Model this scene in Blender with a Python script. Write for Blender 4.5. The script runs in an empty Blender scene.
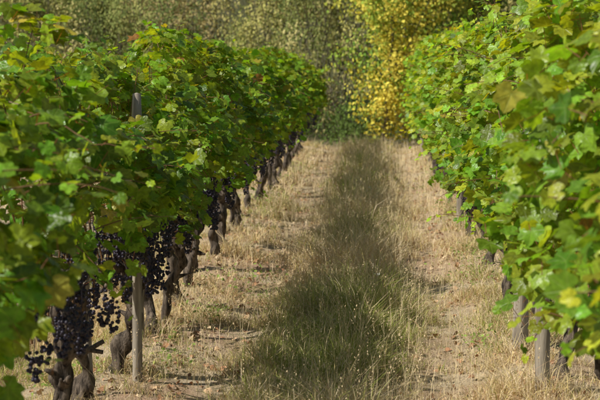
import bpy, bmesh, math, random
import numpy as np
from mathutils import Vector
R = np.random.default_rng(7)
random.seed(7)
scene = bpy.context.scene

# ------------------------------------------------------------ helpers
def nz(p, f, seed, octs=3):
    r = np.random.default_rng(seed)
    out = np.zeros(len(p)); amp = 1.0; tot = 0
    for o in range(octs):
        for k in range(4):
            d = r.normal(size=3); d /= np.linalg.norm(d)
            out += amp*np.sin(p @ d * f * (0.7+0.6*r.random()) * 2.0 + r.random()*6.28)
            tot += amp
        f *= 1.9; amp *= 0.6
    return out/tot*2.2

class Geo:
    def __init__(s): s.v=[]; s.t=[]; s.c=[]; s.l=[]; s.n=0
    def add(s, v, t, c, l=None):
        v=np.asarray(v,float).reshape(-1,3); t=np.asarray(t,int).reshape(-1,3)
        c=np.asarray(c,float)
        if c.ndim==1: c=np.tile(c,(len(v),1))
        if l is None: l=np.zeros((len(v),3))
        s.v.append(v); s.t.append(t+s.n); s.c.append(c); s.l.append(l); s.n+=len(v)
    def build(s, name, mat, parent=None, smooth=True):
        v=np.concatenate(s.v); t=np.concatenate(s.t); c=np.concatenate(s.c); l=np.concatenate(s.l)
        me=bpy.data.meshes.new(name)
        me.vertices.add(len(v)); me.vertices.foreach_set("co", v.astype(np.float32).ravel())
        me.loops.add(len(t)*3); me.loops.foreach_set("vertex_index", t.astype(np.int32).ravel())
        me.polygons.add(len(t)); me.polygons.foreach_set("loop_start", np.arange(0,len(t)*3,3,dtype=np.int32))
        me.polygons.foreach_set("use_smooth", np.full(len(t), smooth))
        me.update(calc_edges=True)
        a=me.color_attributes.new("col",'FLOAT_COLOR','POINT')
        a.data.foreach_set("color", np.concatenate([c[:,:3],np.ones((len(c),1))],1).astype(np.float32).ravel())
        a=me.attributes.new("lp",'FLOAT_VECTOR','POINT')
        a.data.foreach_set("vector", l.astype(np.float32).ravel())
        me.materials.append(mat)
        ob=bpy.data.objects.new(name, me); scene.collection.objects.link(ob)
        if parent: ob.parent=parent
        return ob

def empty(name):
    e=bpy.data.objects.new(name,None); scene.collection.objects.link(e); return e

def tube(g, pts, rad, segs=8, col=(.2,.15,.1), lump=0.0, seed=0, cap=True):
    pts=np.asarray(pts,float); rad=np.asarray(rad,float); n=len(pts)
    tan=np.gradient(pts,axis=0); tan/=np.linalg.norm(tan,axis=1)[:,None]+1e-9
    ref=np.array([0.13,1,0.07]) if abs(tan[:,1]).mean()<0.7 else np.array([1,0.1,0.05])
    a=np.cross(tan,ref); a/=np.linalg.norm(a,axis=1)[:,None]
    b=np.cross(tan,a)
    th=np.arange(segs)/segs*2*np.pi
    ring=a[:,None,:]*np.cos(th)[None,:,None]+b[:,None,:]*np.sin(th)[None,:,None]
    rr=np.tile(rad[:,None],(1,segs))
    v=pts[:,None,:]+ring*rr[:,:,None]
    if lump>0:
        q=v.reshape(-1,3)
        k=1+lump*(.6*nz(q*[1,1,.45],22,seed,2)+.55*nz(q*[1,1,.30],48,seed+9,2)).reshape(n,segs)
        v=pts[:,None,:]+ring*(rr*k)[:,:,None]
    v=v.reshape(-1,3)
    i=np.arange(n-1)[:,None]*segs; j=np.arange(segs)[None,:]; j2=(j+1)%segs
    q=np.stack([i+j,i+j2,i+segs+j2,i+segs+j],-1).reshape(-1,4)
    t=np.concatenate([q[:,[0,1,2]],q[:,[0,2,3]]])
    if cap:
        v=np.concatenate([v,[pts[-1]+tan[-1]*rad[-1]*0.3]]); e=len(v)-1; o=(n-1)*segs
        t=np.concatenate([t,[[o+k,o+(k+1)%segs,e] for k in range(segs)]])
    g.add(v,t,np.array(col))

def norm(a): return a/(np.linalg.norm(a,axis=-1,keepdims=True)+1e-9)

# leaf templates -----------------------------------------------------
def grape_outline(detail):
    if detail>=1:
        half=[(0,1.0),(8,.90),(14,.86),(21,.76),(29,.68),(37,.80),(45,.94),(54,.85),(65,.78),(76,.66),(88,.74),(99,.80),(113,.70),(128,.67),(142,.62),(156,.50),(170,.14)]
    else:
        half=[(0,1.0),(27,.70),(46,.92),(76,.66),(102,.78),(145,.58)]
    pts=[(math.radians(a),r) for a,r in half]
    full=pts+[(-a,r) for a,r in reversed(pts) if a>0]
    return np.array([[math.sin(a)*r,math.cos(a)*r,0] for a,r in full])
def template(kind):
    if kind=='hi':
        o=grape_outline(1); n=len(o)
        v=np.concatenate([[[0,0,0]],o*.5,o]); t=[]
        for i in range(n-1):
            j=i+1
            t+= [[0,1+j,1+i],[1+i,1+j,1+n+j],[1+i,1+n+j,1+n+i]]
        t+=[[0,1,n],[n,1,1+n],[n,1+n,2*n]]
        return v,np.array(t)
    if kind in('mid','lo'):
        o=grape_outline(1 if kind=='mid' else 0); n=len(o)
        v=np.concatenate([[[0,0,0]],o]); t=[[0,2+i,1+i] for i in range(n-1)]+[[0,1,n]]
        return v,np.array(t)
    if kind=='oval':
        v=np.array([[0,0,0],[.3,.35,.0],[.22,.75,0],[0,1,0],[-.22,.75,0],[-.3,.35,0]],float)
        return v,np.array([[0,1,2],[0,2,3],[0,3,4],[0,4,5]])
    if kind=='round':
        v=np.array([[0,0,0],[.42,.25,.0],[.40,.62,0],[0,1,0],[-.40,.62,0],[-.42,.25,0]],float)
        return v,np.array([[0,1,2],[0,2,3],[0,3,4],[0,4,5]])
TPL={k:template(k) for k in('hi','mid','lo','oval','round')}

def leaves(g, pos, nrm, tip, size, col, kind, curl=1.0, stalk=0.0, stalkcol=(.30,.13,.07)):
    if len(pos)==0: return
    v,t=TPL[kind]; N=len(pos); V=len(v)
    nrm=norm(nrm); tip=norm(tip-(tip*nrm).sum(1,keepdims=True)*nrm); b=np.cross(tip,nrm)
    fold=R.uniform(-.15,.65,N)*curl; droop=R.uniform(-.2,.7,N)*curl; wav=R.uniform(.02,.14,N)*curl
    ph=R.uniform(0,6.28,N); fr=R.integers(3,7,N); asp=R.uniform(.85,1.12,N); skew=R.normal(0,.08,N)
    x=v[None,:,0]*asp[:,None]; y=v[None,:,1]+skew[:,None]*x; r=np.hypot(x,y); a=np.arctan2(x,y)
    z=fold[:,None]*np.abs(x)*(.6)-droop[:,None]*r**2*.6+wav[:,None]*np.sin(a*fr[:,None]+ph[:,None])*r**1.5
    L=np.stack([x+0*y,y,z],-1)*size[:,None,None]
    W=pos[:,None,:]+L[...,0:1]*b[:,None]+L[...,1:2]*tip[:,None]+L[...,2:3]*nrm[:,None]
    T=(t[None]+(np.arange(N)*V)[:,None,None]).reshape(-1,3)
    C=np.repeat(col,V,axis=0)
    lp=np.stack([np.tile(v[:,0],N),np.tile(v[:,1],N),np.repeat(R.random(N)*20,V)],-1)
    g.add(W.reshape(-1,3),T,C,lp)
    if stalk>0:
        L=(size*stalk*R.uniform(.7,1.4,N))[:,None]
        e=pos-norm(tip*.6+nrm*.7+R.normal(0,.3,(N,3)))*L
        w=b*0.0016
        pv=np.stack([pos-w,pos+w,e+w,e-w],1).reshape(-1,3)
        k=(np.arange(N)*4)[:,None]
        pt=np.concatenate([k+[0,1,2],k+[0,2,3]])
        g.add(pv,pt,np.array(stalkcol)*1.0, np.tile([[9,9,0]],(len(pv),1)))

# ------------------------------------------------------------ materials
def newmat(name):
    m=bpy.data.materials.new(name); m.use_nodes=True; nt=m.node_tree; nt.nodes.clear()
    out=nt.nodes.new('ShaderNodeOutputMaterial'); return m,nt,out
def N_(nt,typ,**kw):
    n=nt.nodes.new(typ)
    for k,v in kw.items(): setattr(n,k,v)
    return n
def math_(nt,op,a,b=None,c=None):
    n=N_(nt,'ShaderNodeMath',operation=op)
    for i,x in enumerate((a,b,c)):
        if x is None: continue
        if isinstance(x,(int,float)): n.inputs[i].default_value=x
        else: nt.links.new(x,n.inputs[i])
    return n.outputs[0]
def mixc(nt,f,a,b,blend='MIX'):
    n=N_(nt,'ShaderNodeMix',data_type='RGBA',blend_type=blend)
    for s,x in ((n.inputs[0],f),(n.inputs[6],a),(n.inputs[7],b)):
        if isinstance(x,(int,float)): s.default_value=x
        elif isinstance(x,tuple): s.default_value=(*x,1)
        else: nt.links.new(x,s)
    return n.outputs[2]

def vine_leaf_mat(name, trans, rough, spec, tint, fine=True):
    m,nt,out=newmat(name); L=nt.links
    at=N_(nt,'ShaderNodeAttribute',attribute_name='col'); col=at.outputs['Color']
    pr=N_(nt,'ShaderNodeBsdfPrincipled')
    if fine:
        lp=N_(nt,'ShaderNodeAttribute',attribute_name='lp')
        noi=N_(nt,'ShaderNodeTexNoise'); noi.inputs['Scale'].default_value=3.5; noi.inputs['Detail'].default_value=1
        L.new(lp.outputs['Vector'],noi.inputs['Vector'])
        rmp=N_(nt,'ShaderNodeMapRange'); rmp.inputs[1].default_value=.3; rmp.inputs[2].default_value=.7; rmp.inputs[3].default_value=.75; rmp.inputs[4].default_value=1.25
        L.new(noi.outputs[0],rmp.inputs[0])
        col=mixc(nt,1.0,col,rmp.outputs[0],'MULTIPLY')
        sp=N_(nt,'ShaderNodeSeparateXYZ'); L.new(lp.outputs['Vector'],sp.inputs[0]); X,Y=sp.outputs[0],sp.outputs[1]
        X=math_(nt,'ABSOLUTE',X); best=None
        for ang in (0,46,102):
            s,c=math.sin(math.radians(ang)),math.cos(math.radians(ang))
            cr=math_(nt,'ABSOLUTE',math_(nt,'SUBTRACT',math_(nt,'MULTIPLY',X,c),math_(nt,'MULTIPLY',Y,s)))
            dt=math_(nt,'ADD',math_(nt,'MULTIPLY',X,s),math_(nt,'MULTIPLY',Y,c))
            d=math_(nt,'ADD',cr,math_(nt,'MULTIPLY',math_(nt,'LESS_THAN',dt,0.0),5.0))
            best=d if best is None else math_(nt,'MINIMUM',best,d)
        vm=N_(nt,'ShaderNodeMapRange'); vm.inputs[1].default_value=.035; vm.inputs[2].default_value=.008; vm.inputs[3].default_value=0; vm.inputs[4].default_value=.35
        L.new(best,vm.inputs[0])
        col=mixc(nt,vm.outputs[0],col,(.32,.42,.10))
        bumph=math_(nt,'SUBTRACT',noi.outputs[0],vm.outputs[0])
        bp=N_(nt,'ShaderNodeBump'); bp.inputs['Strength'].default_value=.35; bp.inputs['Distance'].default_value=.01
        L.new(bumph,bp.inputs['Height']); L.new(bp.outputs[0],pr.inputs['Normal'])
    L.new(col,pr.inputs['Base Color']); pr.inputs['Roughness'].default_value=rough
    pr.inputs['Specular IOR Level'].default_value=spec
    tr=N_(nt,'ShaderNodeBsdfTranslucent'); L.new(mixc(nt,1.0,col,tint,'MULTIPLY'),tr.inputs[0])
    mx=N_(nt,'ShaderNodeMixShader'); mx.inputs[0].default_value=trans
    L.new(pr.outputs[0],mx.inputs[1]); L.new(tr.outputs[0],mx.inputs[2]); L.new(mx.outputs[0],out.inputs[0])
    return m
def simple_leaf_mat(name, trans, tint=(1.3,1.2,.8)):
    m,nt,out=newmat(name); L=nt.links
    at=N_(nt,'ShaderNodeAttribute',attribute_name='col'); col=at.outputs['Color']
    df=N_(nt,'ShaderNodeBsdfDiffuse'); L.new(col,df.inputs[0])
    if trans>0:
        tr=N_(nt,'ShaderNodeBsdfTranslucent'); L.new(mixc(nt,1.0,col,tint,'MULTIPLY'),tr.inputs[0])
        mx=N_(nt,'ShaderNodeMixShader'); mx.inputs[0].default_value=trans
        L.new(df.outputs[0],mx.inputs[1]); L.new(tr.outputs[0],mx.inputs[2]); L.new(mx.outputs[0],out.inputs[0])
    else: L.new(df.outputs[0],out.inputs[0])
    return m

def barkmat(name, c1,c2, scale=30, zs=.25, bump=.8, dist=.01, rough=.9, moss=(.10,.09,.06)):
    m,nt,out=newmat(name); L=nt.links
    tc=N_(nt,'ShaderNodeTexCoord'); mp=N_(nt,'ShaderNodeMapping'); mp.inputs['Scale'].default_value=(1,1,zs)
    L.new(tc.outputs['Object'],mp.inputs[0])
    n1=N_(nt,'ShaderNodeTexNoise'); n1.inputs['Scale'].default_value=scale; n1.inputs['Detail'].default_value=6; n1.inputs['Roughness'].default_value=.65
    L.new(mp.outputs[0],n1.inputs['Vector'])
    n2=N_(nt,'ShaderNodeTexNoise'); n2.inputs['Scale'].default_value=6; L.new(tc.outputs['Object'],n2.inputs['Vector'])
    r=N_(nt,'ShaderNodeMapRange'); r.inputs[1].default_value=.38; r.inputs[2].default_value=.64; L.new(n1.outputs[0],r.inputs[0])
    col=mixc(nt,r.outputs[0],c1,c2)
    col=mixc(nt,math_(nt,'MULTIPLY',n2.outputs[0],.5),col,moss)
    pr=N_(nt,'ShaderNodeBsdfPrincipled'); L.new(col,pr.inputs['Base Color']); pr.inputs['Roughness'].default_value=rough
    pr.inputs['Specular IOR Level'].default_value=.15
    bp=N_(nt,'ShaderNodeBump'); bp.inputs['Strength'].default_value=bump; bp.inputs['Distance'].default_value=dist
    L.new(n1.outputs[0],bp.inputs['Height']); L.new(bp.outputs[0],pr.inputs['Normal']); L.new(pr.outputs[0],out.inputs[0])
    return m

M_leaf=vine_leaf_mat('vine_leaf',.45,.36,.38,(1.75,1.5,.32))
M_leaf2=vine_leaf_mat('vine_leaf_plain',.45,.42,.28,(1.75,1.5,.32),False)
M_tree=simple_leaf_mat('tree_leaf',.3)
M_grass=simple_leaf_mat('grass_blade',.25,(1.1,1.05,.9))
M_dry=simple_leaf_mat('dry_leaf',0)
M_bark=barkmat('vine_bark',(.022,.017,.014),(.30,.235,.18),44,.22,1,.03,.9,(.06,.047,.038))
M_post=barkmat('weathered_wood',(.18,.15,.12),(.48,.42,.34),40,.08,.7,.006,.9,(.20,.17,.13))
M_tbark=barkmat('tree_bark',(.12,.10,.06),(.30,.26,.19),20,.3,.6,.01)
M_cane=barkmat('vine_cane',(.16,.07,.035),(.28,.15,.06),60,.3,.3,.002,.6)

m,nt,out=newmat('grape_skin'); M_grape=m
pr=N_(nt,'ShaderNodeBsdfPrincipled'); nn=N_(nt,'ShaderNodeTexNoise'); nn.inputs['Scale'].default_value=60
tc=N_(nt,'ShaderNodeTexCoord'); nt.links.new(tc.outputs['Object'],nn.inputs['Vector'])
nt.links.new(mixc(nt,nn.outputs[0],(.010,.007,.016),(.032,.024,.052)),pr.inputs['Base Color']); pr.inputs['Roughness'].default_value=.5
nt.links.new(pr.outputs[0],out.inputs[0])

m,nt,out=newmat('galvanised_wire'); M_wire=m
pr=N_(nt,'ShaderNodeBsdfPrincipled'); pr.inputs['Base Color'].default_value=(.3,.3,.3,1); pr.inputs['Metallic'].default_value=.8; pr.inputs['Roughness'].default_value=.5
nt.links.new(pr.outputs[0],out.inputs[0])

# ground material
m,nt,out=newmat('dry_soil_and_thatch'); M_ground=m; L=nt.links
tc=N_(nt,'ShaderNodeTexCoord')
def noi(scale,det=4,rough=.6):
    n=N_(nt,'ShaderNodeTexNoise'); n.inputs['Scale'].default_value=scale; n.inputs['Detail'].default_value=det; n.inputs['Roughness'].default_value=rough
    L.new(tc.outputs['Object'],n.inputs['Vector']); return n.outputs[0]
def rng(x,a,b):
    r=N_(nt,'ShaderNodeMapRange'); r.inputs[1].default_value=a; r.inputs[2].default_value=b; L.new(x,r.inputs[0]); return r.outputs[0]
nbig,nmid,nfin=noi(1.3,3),noi(9,3),noi(90,4,.7)
c=mixc(nt,rng(nmid,.35,.65),(.64,.48,.31),(.80,.65,.45))
c=mixc(nt,math_(nt,'MULTIPLY',rng(nbig,.45,.62),.75),c,(.66,.40,.27))
c=mixc(nt,math_(nt,'MULTIPLY',rng(noi(2.6,3),.5,.70),.45),c,(.36,.36,.14))
c=mixc(nt,math_(nt,'MULTIPLY',rng(nfin,.50,.35),.65),c,(.24,.16,.10))
sp=N_(nt,'ShaderNodeSeparateXYZ'); L.new(tc.outputs['Object'],sp.inputs[0])
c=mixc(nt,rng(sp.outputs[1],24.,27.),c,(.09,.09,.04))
pr=N_(nt,'ShaderNodeBsdfPrincipled'); L.new(c,pr.inputs['Base Color']); pr.inputs['Roughness'].default_value=.95; pr.inputs['Specular IOR Level'].default_value=.1
bp=N_(nt,'ShaderNodeBump'); bp.inputs['Strength'].default_value=.9; bp.inputs['Distance'].default_value=.03
L.new(math_(nt,'ADD',nfin,nmid),bp.inputs['Height']); L.new(bp.outputs[0],pr.inputs['Normal']); L.new(pr.outputs[0],out.inputs[0])

# ------------------------------------------------------------ ground
XL,XR=-1.38,.95
def gz(x,y):
    x=np.asarray(x,float); y=np.asarray(y,float)
    p=np.stack([x,y,0*x],-1).reshape(-1,3)
    h=.022*nz(p,2.2,11,3).reshape(x.shape)
    h=h+.04*np.exp(-((x+.2)/.3)**2)-.025*(np.exp(-((x+.84)/.16)**2)+np.exp(-((x-.42)/.16)**2))
    for rx in (XL,XR,XL-2.35,XR+2.35): h=h+.05*np.exp(-((x-rx)/.28)**2)
    near=np.clip(1-np.maximum(np.abs(x)-8,0)/10,0,1)
    h=h*near
    s=np.clip((y-38)/60,0,1); h=h+14*s*s*(3-2*s)
    return h
xs=np.concatenate([-np.geomspace(300,4.2,26),np.arange(-4,3.61,.07),np.geomspace(3.8,300,26)])
ys=np.concatenate([-np.geomspace(200,1,14),np.arange(0,31,.1),np.geomspace(31.3,400,40)])
gx,gy=np.meshgrid(xs,ys); V=np.stack([gx,gy,gz(gx,gy)],-1).reshape(-1,3)
nx,ny=len(xs),len(ys); i,j=np.meshgrid(np.arange(nx-1),np.arange(ny-1)); a=(j*nx+i).ravel()
T=np.concatenate([np.stack([a,a+1,a+nx+1],-1),np.stack([a,a+nx+1,a+nx],-1)])
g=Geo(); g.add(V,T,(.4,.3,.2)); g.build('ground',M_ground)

# ------------------------------------------------------------ vines
def emit(gs,pos,nrm,tip,size,col,stalk):
    y=pos[:,1]; k=np.where(y<8.0,0,np.where(y<12,1,2))
    for q,kind in ((0,'hi'),(1,'mid'),(2,'lo')):
        s=k==q
        leaves(gs[0] if q<2 else gs[1],pos[s],nrm[s],tip[s],size[s],col[s],kind,1.0,stalk if q<2 else 0)

def leafcol(n,base):
    c=np.array(base)[None]*R.uniform(.45,1.4,n)[:,None]
    yel=R.random(n)
    c[:,0]*=R.uniform(.65,1.35,n)
    s=yel<.014; c[s]=np.array([.42,.40,.06])*R.uniform(.6,1.1,s.sum())[:,None]
    s=(yel>.997); c[s]=np.array([.24,.13,.04])
    return c

def vine_row(name,x0,y0,y1,prof,dens,base,seed,trunks,detail=True,dent=None,flip=1,grape_n=0):
    par=empty(name)
    Ln=y1-y0; n=int(Ln*dens*1.6)
    y=R.uniform(y0,y1,n); s=R.random(n)**.9
    p0=np.stack([0*y+seed*3.7,y,0*y],-1)
    zt=prof['zt']+.15*nz(p0,1.6,seed,3)+.07*nz(p0,6,seed+1,2)
    zb=np.interp(y,[6,9],[prof['zb'],prof.get('zb2',prof['zb'])])+.10*nz(p0,2.0,seed+2,3)
    z=zb+s*(zt-zb)
    lo=np.interp(s,prof['s'],prof['lo']); hi=np.interp(s,prof['s'],prof['hi'])
    P=np.stack([0*y,y,z],-1)
    bul=.20*nz(P,3.0,seed+3,3)
    bul2=.12*nz(P,2.6,seed+4,3)
    side=np.where(R.random(n)<.64,1.,-1.)*flip
    inner=np.abs(R.normal(0,.22,n))
    u=np.where(side>0,1-inner,inner)
    if flip>0: x=x0+(lo-bul2)*(1-u)+(hi+bul)*u
    else: x=x0+(lo-bul*.8)*(1-u)+(hi+bul2)*u
    P=np.stack([x,y,z],-1)
    cl=nz(P,5.0,seed+5,2)
    keep=(cl+R.normal(0,.12,n))>-.06
    keep&=R.random(n)<np.interp(s,[0,.12,.3,1],[.35,.65,1,1])
    if dent is not None: keep&=~dent(P)
    P=P[keep]; s=s[keep]; side=side[keep]; n=len(P)
    P=P+R.normal(0,.03,(n,3))
    up=.36+.75*s
    nrm=np.stack([side*R.uniform(-.25,.9,n),R.normal(-.2,.7,n),up+R.normal(0,.5,n)],-1)
    tip=np.stack([side*.5+R.normal(0,.6,n),R.normal(0,.8,n),-.8+.3*s+R.normal(0,.4,n)],-1)
    size=R.uniform(.030,.068,n)*prof.get('ls',1)
    col=leafcol(n,base)
    top=np.clip((s-.55)/.4,0,1)[:,None]; col=col*(1+top*np.array([.40,.20,.1]))  # upper leaves coloured brighter and yellower, painting in sunlight on the canopy top
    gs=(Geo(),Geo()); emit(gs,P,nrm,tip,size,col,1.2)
    gc=Geo(); ns=int(Ln*10)
    for k in range(ns):
        yy=R.uniform(y0,y1)
        t=R.random()
        if t<.5:
            st=np.array([x0+R.uniform(-.2,.2)+(prof['lo'][-1]+prof['hi'][-1])/2,yy,prof['zt']-.15]); d=np.array([R.normal(0,.25),R.normal(0,.3),1.]); ln=R.uniform(.15,.45)
        elif t<.88:
            st=np.array([x0+(prof['hi'][1] if flip>0 else prof['lo'][1])*.7,yy,R.uniform(prof['zb']+.1,prof['zt']-.2)]); d=np.array([flip*1.,R.normal(0,.5),.4]); ln=R.uniform(.2,.45)
        else:
            st=np.array([x0+(prof['hi'][0] if flip>0 else prof['lo'][0])*.8,yy,prof['zb']+.15]); d=np.array([flip*.5,R.normal(0,.5),-.4]); ln=R.uniform(.15,.35)
        d/=np.linalg.norm(d); m=9; tt=np.linspace(0,1,m)[:,None]
        c=st+d*ln*tt+np.array([0,0,-.3])*ln*tt**2.2+R.normal(0,.008,(m,3)).cumsum(0)*tt
        if dent is not None and dent(c).any(): continue
        if yy<17: tube(gc,c,np.linspace(.0028,.0012,m),4,(.2,.1,.04),cap=False)
        ii=np.arange(1,m); pp=c[ii]; q=len(ii)
        alt=np.where(ii%2==0,1.,-1.)[:,None]
        sd=norm(np.cross(d,[0,0,1.])[None])*alt
        off=sd*.03+R.normal(0,.015,(q,3))
        nr=np.array([flip*.3,-.2,.8])+R.normal(0,.45,(q,3)); tp=sd*.8+d*.4+np.array([0,0,-.5])+R.normal(0,.2,(q,3))
        sz=np.linspace(.064,.026,q)*R.uniform(.85,1.1,q)
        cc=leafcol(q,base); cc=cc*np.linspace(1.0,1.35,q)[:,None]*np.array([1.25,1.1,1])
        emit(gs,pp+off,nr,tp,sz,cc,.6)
    if detail:
        for k in range(int(Ln*7)):
            yy=R.uniform(y0,y1)
            if yy>16: continue
            m=8; tt=np.linspace(0,1,m)
            cx=x0+R.normal(0,.03)+tt*R.normal((prof['lo'][-1]+prof['hi'][-1])/2,.1)
            c=np.stack([cx+.03*np.sin(tt*6+R.random()*6),yy+tt*R.normal(0,.2)+.02*np.sin(tt*7),.56+tt*(prof['zt']-.64)],-1)
            tube(gc,c,np.linspace(.0055,.002,m),5,(.2,.1,.04),cap=False)
    gs[0].build('leaves_near_end',M_leaf,par); gs[1].build('leaves_far_end',M_leaf2,par)
    if gc.v: gc.build('canes',M_cane,par)
    for k,(ty,tx,lean,rr,h) in enumerate(trunks):
        gt=Geo(); z0=float(gz(np.array([x0+tx]),np.array([ty]))[0])-.04
        m=44; tt=np.linspace(0,1,m); ph=R.random(6)*6.28
        amp=.045
        cx=x0+tx+lean[0]*tt+(amp*(np.sin(tt*5.5+ph[0])-np.sin(ph[0]))+.016*np.sin(tt*14+ph[4]))*tt**.5
        cy=ty+lean[1]*tt+(amp*(np.sin(tt*4.5+ph[1])-np.sin(ph[1]))+.016*np.sin(tt*13+ph[5]))*tt**.5
        c=np.stack([cx,cy,z0+tt*(h-z0)],-1)
        rad=rr*(.78+.35*np.exp(-tt/.1)+.6*np.exp(-((tt-.92)/.15)**2)+.16*np.sin(tt*11+ph[2])+.14*np.sin(tt*26+ph[3]))
        tube(gt,c,rad,26 if ty<14 else 8,(.2,.15,.1),.5,seed+k)
        for sgn in (-1,1):
            for rep in range(2 if ty<13 else 1):
                q=14; t2=np.linspace(0,1,q); al=R.uniform(.16,.4)
                a0=c[-2] if rep==0 else c[int(R.integers(30,41))]
                ac=a0+np.stack([R.normal(0,.05)*t2+.015*np.sin(t2*9+ph[3]),sgn*al*t2,.17*np.sin(t2*2.2+rep*.5)+.02*np.sin(t2*12)],-1)
                tube(gt,ac,rr*np.linspace(.7 if rep==0 else .45,.2,q)*(1+.15*np.sin(t2*20)),10,(.2,.15,.1),.4,seed+k+50)
        for rep in range(8 if ty<13 else 3):
            a0=c[int(R.integers(20,43))]; dd=norm(R.normal(0,1,3)+[0,0,.8]); t2=np.linspace(0,1,5)[:,None]
            tube(gt,a0+dd*t2*R.uniform(.06,.13),np.linspace(rr*.5,rr*.2,5),7,(.2,.15,.1),.4,k)
        gt.build('trunk_%d'%(k+1),M_bark,par)
    if grape_n:
        bm=bmesh.new(); bmesh.ops.create_icosphere(bm,subdivisions=2,radius=1); bm.verts.ensure_lookup_table()
        iv=np.array([v.co[:] for v in bm.verts]); it=np.array([[v.index for v in f.verts] for f in bm.faces]); bm.free()
        gg=Geo()
        for k in range(grape_n):
            yy=4.3+(y1-4.3)*R.random()**1.0; hh=R.uniform(.13,.20)
            face=prof['hi'][0] if flip>0 else prof['lo'][0]
            top=np.array([x0+R.uniform(-.04,abs(face)+.08)*flip,yy,R.uniform(.66,.93)])
            nb=38; q=R.random(nb)**.8; rw=.036*(1-q*.75)+.006; an=R.random(nb)*6.28; rr_=np.sqrt(R.uniform(.25,1,nb))
            B=top+np.stack([np.cos(an)*rw*rr_,np.sin(an)*rw*rr_,-q*hh*.75],-1)
            sz=R.uniform(.0068,.0088,nb)
            VV=(B[:,None,:]+iv[None]*sz[:,None,None]).reshape(-1,3)
            TT=(it[None]+(np.arange(nb)*len(iv))[:,None,None]).reshape(-1,3)
            gg.add(VV,TT,(.03,.02,.05))
            tube(gg,[top+[0,0,.07],top+[.004,0,.03],top-[0,0,.02]],[.002]*3,5,(.1,.1,.03))
        gg.build('grape_clusters',M_grape,par)
    return par

PL=dict(zb=.82,zt=1.74,s=[0,.3,.6,.85,1],lo=[.02,-.10,-.22,-.30,-.22],hi=[.24,.36,.34,.20,-.02])
PR=dict(zb=.72,zb2=.58,zt=1.98,s=[0,.3,.6,.85,1],lo=[-.24,-.38,-.36,-.26,-.12],hi=[.2,.3,.3,.25,.12],ls=1.0)
PF=dict(zb=.70,zt=1.72,s=[0,.3,.6,.85,1],lo=[-.2,-.3,-.3,-.26,-.15],hi=[.2,.3,.3,.25,.12],ls=1.3)
def dentL(P): return (P[:,0]>-1.34)&(P[:,2]>1.39)&(P[:,1]>4.6)&(P[:,1]<6.6)
def mk(ys,h=.66,r=.045):
    return [(y,R.normal(0,.05),(R.normal(0,.09),R.normal(0,.14)),r*R.uniform(.75,1.2),h+R.normal(0,.04)) for y in ys]
tl=[(5.0,.0,(.05,.1),.045,.64),(5.8,-.02,(.05,-.08),.042,.66),(6.55,-.01,(.10,.02),.050,.68),(7.45,.02,(-.09,.1),.043,.66),(7.75,.05,(.08,.0),.032,.64),(8.35,.03,(.08,-.05),.045,.66)]+mk(np.arange(9.1,23.6,.70))
vine_row('grapevine_row',XL,.6,23.8,PL,830,(.165,.285,.020),21,tl,True,dentL,1,400)
tr=[(4.6,.03,(.0,.1),.05,.64),(6.55,.02,(.02,.1),.05,.70),(7.35,.03,(.0,-.06),.045,.70)]+mk(np.arange(8.4,24.0,.9),.64,.04)
vine_row('grapevine_row',XR,.8,24.2,PR,830,(.215,.345,.028),47,tr,True,None,-1,24)
vine_row('grapevine_row',XL-2.35,3,24,PF,220,(.16,.28,.02),71,mk(np.arange(3,24,1.0)),False,None,1,0)
vine_row('grapevine_row',XR+2.35,3,24,PF,160,(.16,.28,.02),91,mk(np.arange(3,24,1.1)),False,None,-1,0)

def post(x,y,h,r,lean=(0,0)):
    g=Geo(); z0=-.1; m=16; tt=np.linspace(0,1,m)
    c=np.stack([x+lean[0]*tt,y+lean[1]*tt,z0+tt*(h-z0)],-1)
    rad=np.full(m,r)*(1+.05*np.sin(tt*9+y)); rad[-1]*=.82
    tube(g,c,rad,14,(.3,.25,.2),.07,int(y*10)); g.build('wooden_post',M_post)
post(-1.24,6.4,1.53,.025,(.02,0))
for y in (5.95,7.3,11.2,16.5,21.8): post(XL+.0,y,1.45 if y>8 else .9,.018,(R.normal(0,.04),R.normal(0,.05)))
for y,r_ in ((6.2,.036),(7.2,.042),(12.6,.035),(17.9,.035),(22.9,.035)): post(XR-.12,y,1.6,r_,(R.normal(0,.02),0))
for rx,ye in ((XL,23.7),(XR,24.1)):
    for h in (.66,.98,1.35):
        g=Geo(); yy=np.linspace(1,ye,40); tube(g,np.stack([0*yy+rx+.03,yy,h+.012*np.sin(yy*1.2)],-1),[.0015]*40,5,(.3,.3,.3)); g.build('trellis_wire',M_wire)

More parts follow.
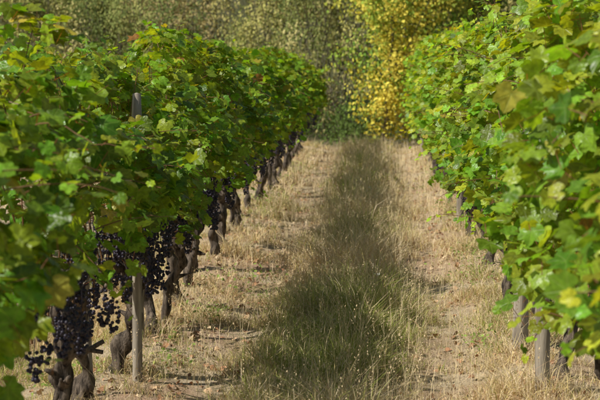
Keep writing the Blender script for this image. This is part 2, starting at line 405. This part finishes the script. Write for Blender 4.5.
# ------------------------------------------------------------ grass
def blades(g,x,y,h,w,col,bend):
    n=len(x); z=gz(x,y)-.005; a=R.uniform(0,6.28,n); d=np.stack([np.cos(a),np.sin(a),0*a],-1)
    b=R.random(n)*6.28; s=np.stack([np.cos(b),np.sin(b),0*b],-1)
    base=np.stack([x,y,z],-1); up=np.array([0,0,1.])
    def pt(t): return base+d*(bend*h*t**2)[:,None]+up*(h*t*(1-.25*bend*t))[:,None]
    o=np.ones(n)
    p0,p1,p3=pt(0*o),pt(.55*o),pt(o); W=(w/2)[:,None]*s
    V=np.stack([p0-W,p0+W,p1-W*.85,p1+W*.85,p3],1)
    t=np.array([[0,1,3],[0,3,2],[2,3,4]])
    T=(t[None]+(np.arange(n)*5)[:,None,None]).reshape(-1,3)
    g.add(V.reshape(-1,3),T,np.repeat(col,5,axis=0))
def grass_zone(g,n,xr,yr,wmul):
    x=R.uniform(*xr,n); y=R.uniform(*yr,n)
    p=np.stack([x,y,0*x],-1); wob=.06*nz(np.stack([0*y,y,0*y],-1),.8,77,2)
    ctr=np.exp(-((x+.18+wob)/.40)**2); tracks=np.exp(-((x+.84+wob)/.17)**2)+np.exp(-((x-.45+wob)/.2)**2)
    ns=nz(p,2.5,5,3); ns2=nz(p,7,6,2)
    tuft=.45+.7*np.clip(ns2+.3,0,1.5)
    keep=R.random(n)<np.clip(.45+.45*ctr-.42*tracks+.35*ns+.40*ns2,.05,1)
    x,y,ctr,tracks,ns,ns2,tuft=[q[keep] for q in (x,y,ctr,tracks,ns,ns2,tuft)]; n=len(x)
    h=(.07+.11*ctr-.04*np.clip(tracks,0,1)+.07*np.clip(ns,0,1))*R.uniform(.4,1.6,n)*tuft
    pg=np.clip(.20+.20*ctr+.42*nz(np.stack([x,y,0*x],-1),1.6,9,2)-.15*tracks,.03,.75)
    isg=R.random(n)<pg
    straw=np.array([.86,.70,.42])[None]*R.uniform(.55,1.12,n)[:,None]; straw[:,2]*=R.uniform(.7,1.25,n)
    red=R.random(n)<.11; straw[red]=np.array([.60,.38,.23])
    green=np.array([.36,.40,.10])[None]*R.uniform(.6,1.3,n)[:,None]
    col=np.where(isg[:,None],green,straw)
    blades(g,x,y,h,wmul*R.uniform(.0022,.0044,n),col,R.uniform(.2,1.7,n))
gg=Geo()
grass_zone(gg,125000,(-2.3,1.5),(4.8,9),1)
grass_zone(gg,90000,(-2.3,1.6),(9,15),1.5)
grass_zone(gg,55000,(-2.6,2),(15,24.6),2.8)
grass_zone(gg,14000,(-3.5,3),(0,4.8),1.6)
grass_zone(gg,20000,(-6,-2.3),(6,28),3)
n=6500; x=np.where(R.random(n)<.5,R.normal(-.15,.34,n),R.uniform(-1.3,.85,n)); y=5+19.5*R.random(n)**1.3
h=R.uniform(.12,.38,n); bend=R.uniform(.05,.6,n)
col=np.array([.84,.69,.43])[None]*R.uniform(.7,1.15,n)[:,None]
blades(gg,x,y,h,np.full(n,.0024)*np.clip(y/8,1,2.2),col,bend)
sx,sy,sh=x[y<14],y[y<14],h[y<14]; k=len(sx)
keepn=R.random(k)<.4; sx,sy,sh=sx[keepn],sy[keepn],sh[keepn]; k=len(sx)
for q in range(6):
    zz=gz(sx,sy)+sh*(.70+.045*q)*.97; a=R.uniform(0,6.28,k)
    P=np.stack([sx+R.normal(0,.005,k),sy+R.normal(0,.005,k),zz],-1)
    leaves(gg,P,R.normal(0,1,(k,3)),np.stack([np.cos(a)*.3,np.sin(a)*.3,1+0*a],-1),R.uniform(.008,.015,k),np.tile([[.66,.52,.32]],(k,1))*R.uniform(.7,1.2,(k,1)),'oval')
gg.build('dry_grass',M_grass)

gg=Geo(); n=3000; x=np.where(R.random(n)<.55,R.normal(XL+.25,.28,n),np.where(R.random(n)<.7,R.normal(XR-.3,.25,n),R.uniform(-2.5,2,n))); y=4.5+19*R.random(n)**1.2
P=np.stack([x,y,gz(x,y)+R.uniform(.005,.03,n)],-1)
lc=np.array([[.46,.25,.14],[.55,.37,.22],[.34,.18,.10],[.58,.44,.28]])[R.integers(0,4,n)]*R.uniform(.7,1.15,(n,1))
leaves(gg,P,np.stack([R.normal(0,.5,n),R.normal(0,.5,n),1+0*x],-1),R.normal(0,1,(n,3)),R.uniform(.014,.030,n),lc,'lo',2.6)
gg.build('leaf_litter',M_dry)

gg=Geo()
spots=[(-1.12,8.1,.20),(-1.2,9.3,.2),(.62,7.4,.12),(-1.6,6.3,.15),(.75,9.5,.2),(-1.15,6.9,.12)]
spots+=[(R.choice([-1.15,.7])+R.normal(0,.12),R.uniform(8,23),R.uniform(.1,.2)) for _ in range(14)]
for sx,sy,sr in spots:
    k=70; P=np.stack([R.normal(sx,sr*.7,k),R.normal(sy,sr*.9,k),0*np.zeros(k)],-1); P[:,2]=gz(P[:,0],P[:,1])+R.uniform(.01,.12,k)
    leaves(gg,P,np.stack([R.normal(0,.6,k),R.normal(0,.6,k),1+np.zeros(k)],-1),R.normal(0,1,(k,3)),R.uniform(.014,.034,k),np.tile([[.25,.34,.08]],(k,1))*R.uniform(.7,1.3,(k,1)),'oval')
gg.build('green_weeds',M_grass)

gg=Geo()
for fx,fy,fh in [(.06,19,.3),(-.1,13.5,.3),(.0,8.3,.26)]:
    z=float(gz(np.array([fx]),np.array([fy]))[0])
    tube(gg,[[fx,fy,z],[fx+.01,fy,z+fh*.5],[fx+.02,fy,z+fh]],[.0015]*3,4,(.2,.22,.08))
    k=16; P=np.stack([R.normal(fx+.02,.011,k),R.normal(fy,.011,k),z+fh+R.normal(0,.006,k)],-1)
    leaves(gg,P,np.tile([[0,-.5,1.]],(k,1))+R.normal(0,.5,(k,3)),R.normal(0,1,(k,3)),R.uniform(.005,.009,k),np.tile([[.7,.69,.62]],(k,1)),'oval')
gg.build('white_wildflowers',M_dry)

# ------------------------------------------------------------ trees
def tree(name,x,y,H,W,nleaf,pal,size,low=.15,nlimb=46,rise=.9,trunk=.08,fill=.13,prof=None,seed=3,lean=0,bias=.55):
    par=empty(name); gt=Geo(); m=14; tt=np.linspace(0,1,m); z0=float(gz(np.array([x]),np.array([y]))[0])-.1
    c=np.stack([x+.12*np.sin(tt*5+x)+lean*tt,y+.1*np.sin(tt*4+y),z0+tt*H],-1); tube(gt,c,np.linspace(trunk,.012,m),9,(.2,.18,.12),.08,3)
    ends=[]; wt=[]
    for k in range(nlimb):
        f=low/H+(1-low/H)*(k+.5)/nlimb*.96; a=k*2.4+R.normal(0,.4)
        a0=np.array([np.interp(f,tt,c[:,0]),np.interp(f,tt,c[:,1]),z0+f*H])
        pf=np.interp(f,*prof) if prof else math.sin(min(1,(f*1.15+.3))*math.pi*.88)**.7
        ln=W*.5*max(.2,pf)*R.uniform(.4,1.5)
        q=9; t2=np.linspace(0,1,q)[:,None]; d=np.array([math.cos(a),math.sin(a),rise*R.uniform(.4,1.2)])
        lc=a0+d*ln*t2+np.array([0,0,.25*ln])*t2**2+R.normal(0,.015,(q,3)).cumsum(0)
        tube(gt,lc,np.linspace(trunk*.32*(1-f*.6),.004,q),5,(.2,.18,.12))
        for e in range(2,q): ends.append(lc[e]); wt.append(ln+.15)
    gt.build('trunk_and_limbs',M_tbark,par)
    gl=Geo(); E=np.array(ends); wt=np.array(wt); wt/=wt.sum()
    C=E[R.choice(len(E),nleaf//16,p=wt)]; C=C+R.normal(0,1,C.shape)*.10
    P=np.repeat(C,16,0)+R.normal(0,1,(len(C)*16,3))*fill*np.array([1,1,1.3])
    P=P[P[:,2]>z0+.13]; nleaf=len(P)
    nr=norm(P-np.array([x,y,0])*[1,1,0]); nr[:,2]=.3; nr=nr+np.array([-.3,-.4,0])
    nr=nr+R.normal(0,.65,(nleaf,3)); tp=np.array([0,0,-1.])+R.normal(0,.5,(nleaf,3))
    pal=np.array(pal); mixn=nz(P,1.6,seed,2)*.4+bias+R.normal(0,.18,nleaf)
    ci=np.clip((mixn*len(pal)).astype(int),0,len(pal)-1)
    col=pal[ci]*R.uniform(.6,1.15,(nleaf,1))
    leaves(gl,P,nr,tp,R.uniform(.6,1.25,nleaf)*size,col,'round')
    gl.build('crown_leaves',M_tree,par); return par
YEL=[(.30,.42,.07),(.46,.54,.09),(.74,.66,.11),(.84,.72,.13),(.76,.62,.10)]
YG=[(.18,.32,.06),(.30,.44,.08),(.44,.52,.09),(.64,.62,.12)]
PF_=([0,.06,.16,.3,.45,.7,1],[.28,.48,.68,.95,1,.7,.1])
tree('yellow_poplar_tree',.08,24.8,7.5,2.1,14500,YEL,.065,.12,70,.9,.045,.10,PF_,3,.3,.52)
tree('yellow_poplar_tree',1.0,25.3,6.5,2.2,14000,YG+YEL[2:4],.065,.12,64,.9,.045,.10,PF_,8,-.1,.5)
tree('yellow_poplar_tree',.5,27.2,8,3.0,11000,YG,.08,.4,50,.8,.06,.13,PF_,12,0,.5)
tree('alder_tree',2.5,27.4,7,2.8,9000,[(.10,.18,.04),(.18,.27,.06),(.30,.38,.09),(.42,.44,.11)],.085,.4)

# bushy mixed thicket
gl=Geo(); gt=Geo()
tones=[[(.20,.23,.06),(.38,.38,.12),(.56,.52,.18)],[(.32,.28,.11),(.52,.44,.19),(.68,.57,.27)],[(.26,.25,.09),(.44,.40,.16),(.60,.53,.23)],[(.15,.19,.06),(.27,.31,.10),(.42,.42,.15)],[(.33,.28,.13),(.52,.43,.21),(.62,.51,.28)]]
def bush(cx,cy,cz,r,pal,nc,k,ls,stems=8):
    d=norm(R.normal(0,1,(nc,3))+np.array([-.25,-.6,.25])); rad=r*R.uniform(.4,1.2,nc)*(1+.25*nz(d,2,int(R.integers(1e6)),2))
    C=np.array([cx,cy,cz])+d*rad[:,None]*np.array([1,1,1.35])
    tone=np.clip(.5+.3*nz(C,1.5,5,2)+R.normal(0,.2,nc),0,.999)
    P=(C[:,None,:]+R.normal(0,1,(nc,k,3))*np.array([.11,.11,.22])*(.6+.4*r)).reshape(-1,3)
    col=np.repeat(np.array(pal)[(tone*3).astype(int)],k,0)*R.uniform(.75,1.2,(len(P),1)); D=np.repeat(d,k,0)
    ok=P[:,2]>.05; P,col,D=P[ok],col[ok],D[ok]; n=len(P); P[:,2]+=gz(P[:,0],P[:,1])
    leaves(gl,P,D*.6+np.array([-.3,-.4,.4])+R.normal(0,.45,(n,3)),np.array([0,0,-1.])+R.normal(0,.5,(n,3)),R.uniform(.6,1.3,n)*ls,col,'oval')
    for s in range(stems):
        q=8; t2=np.linspace(0,1,q)[:,None]; e=np.array([cx,cy,cz])+norm(R.normal(0,1,3)+[0,-.3,1.2])*r*1.35
        b=np.array([cx+R.normal(0,.25),cy+R.normal(0,.2),0]); tube(gt,b+(e-b)*t2+R.normal(0,.025,(q,3)).cumsum(0),np.linspace(.025,.004,q),5)
for i in range(15):
    x=-11.5+i*1.25+R.normal(0,.25)
    if -.9<x<2.2: continue
    bush(x,R.uniform(29,30.5),R.uniform(.7,1.1),R.uniform(.8,1.1),tones[3 if R.random()<.6 else 2],46,44,.07)
for i in range(12):
    bush(-13+i*2.0+R.normal(0,.5),R.uniform(30.5,34),R.uniform(1.8,3.1),R.uniform(.8,1.6),tones[int(R.integers(0,5))],60,54,.07)
for i in range(12):
    bush(-14+i*2.2+R.normal(0,.6),R.uniform(33,37),R.uniform(3.3,5.0),R.uniform(1.1,1.9),tones[int(R.integers(0,5))],66,54,.085)
for i in range(14):
    bush(-17+i*2.4+R.normal(0,.4),R.uniform(38,41),R.uniform(1.5,3.0),R.uniform(1.8,2.2),tones[int(R.integers(0,3))],60,44,.12,4)
    bush(-17+i*2.4+R.normal(0,.4),R.uniform(39,42),R.uniform(5,7.5),R.uniform(1.8,2.4),tones[int(R.integers(0,3))],60,40,.14,4)
par=empty('distant_trees'); gl.build('foliage',M_tree,par); gt.build('stems',M_tbark,par)

gl=Geo(); nc=110; cx=R.uniform(-6,4,nc); cy=R.uniform(25.0,28,nc); cz=R.uniform(.05,1.0,nc)*np.clip((cy-23.6)/3,.3,1)
C=np.stack([cx,cy,cz],-1); k=80; P=(C[:,None,:]+R.normal(0,1,(nc,k,3))*.22).reshape(-1,3); P=P[P[:,2]>.02]; n=len(P)
leaves(gl,P,np.array([-.2,-.5,.6])+R.normal(0,.6,(n,3)),np.array([0,0,-1.])+R.normal(0,.6,(n,3)),R.uniform(.05,.09,n),np.array([[.10,.15,.04]])*R.uniform(.6,1.5,(n,1)),'oval')
gl.build('undergrowth_shrubs',M_tree)

# ------------------------------------------------------------ light
el=math.radians(44); az=math.radians(28)
sd=Vector((-math.cos(az)*math.cos(el),-math.sin(az)*math.cos(el),math.sin(el)))
sl=bpy.data.lights.new('sun','SUN'); sl.energy=5; sl.angle=math.radians(.5); sl.color=(1,.96,.86)
so=bpy.data.objects.new('sun',sl); so.rotation_euler=sd.to_track_quat('Z','Y').to_euler(); scene.collection.objects.link(so)
w=bpy.data.worlds.new('World'); scene.world=w; w.use_nodes=True; nt=w.node_tree
bg=nt.nodes['Background']; sk=nt.nodes.new('ShaderNodeTexSky'); sk.sky_type='NISHITA'; sk.sun_disc=False
sk.sun_elevation=el; sk.sun_rotation=math.atan2(sd.x,sd.y)%(2*math.pi)
nt.links.new(sk.outputs[0],bg.inputs[0]); bg.inputs[1].default_value=.085

# ------------------------------------------------------------ camera
cam=bpy.data.cameras.new('camera'); co=bpy.data.objects.new('camera',cam); scene.collection.objects.link(co)
cam.sensor_width=36; cam.lens=76; cam.clip_end=1500; cam.clip_start=.05
co.location=(0,0,1.70); co.rotation_euler=(math.radians(90-6.3),0,math.radians(3.47))
cam.dof.use_dof=True; cam.dof.focus_distance=7.2; cam.dof.aperture_fstop=5.0
scene.camera=co
scene.view_settings.view_transform='Standard'; scene.view_settings.look='None'; scene.view_settings.exposure=0
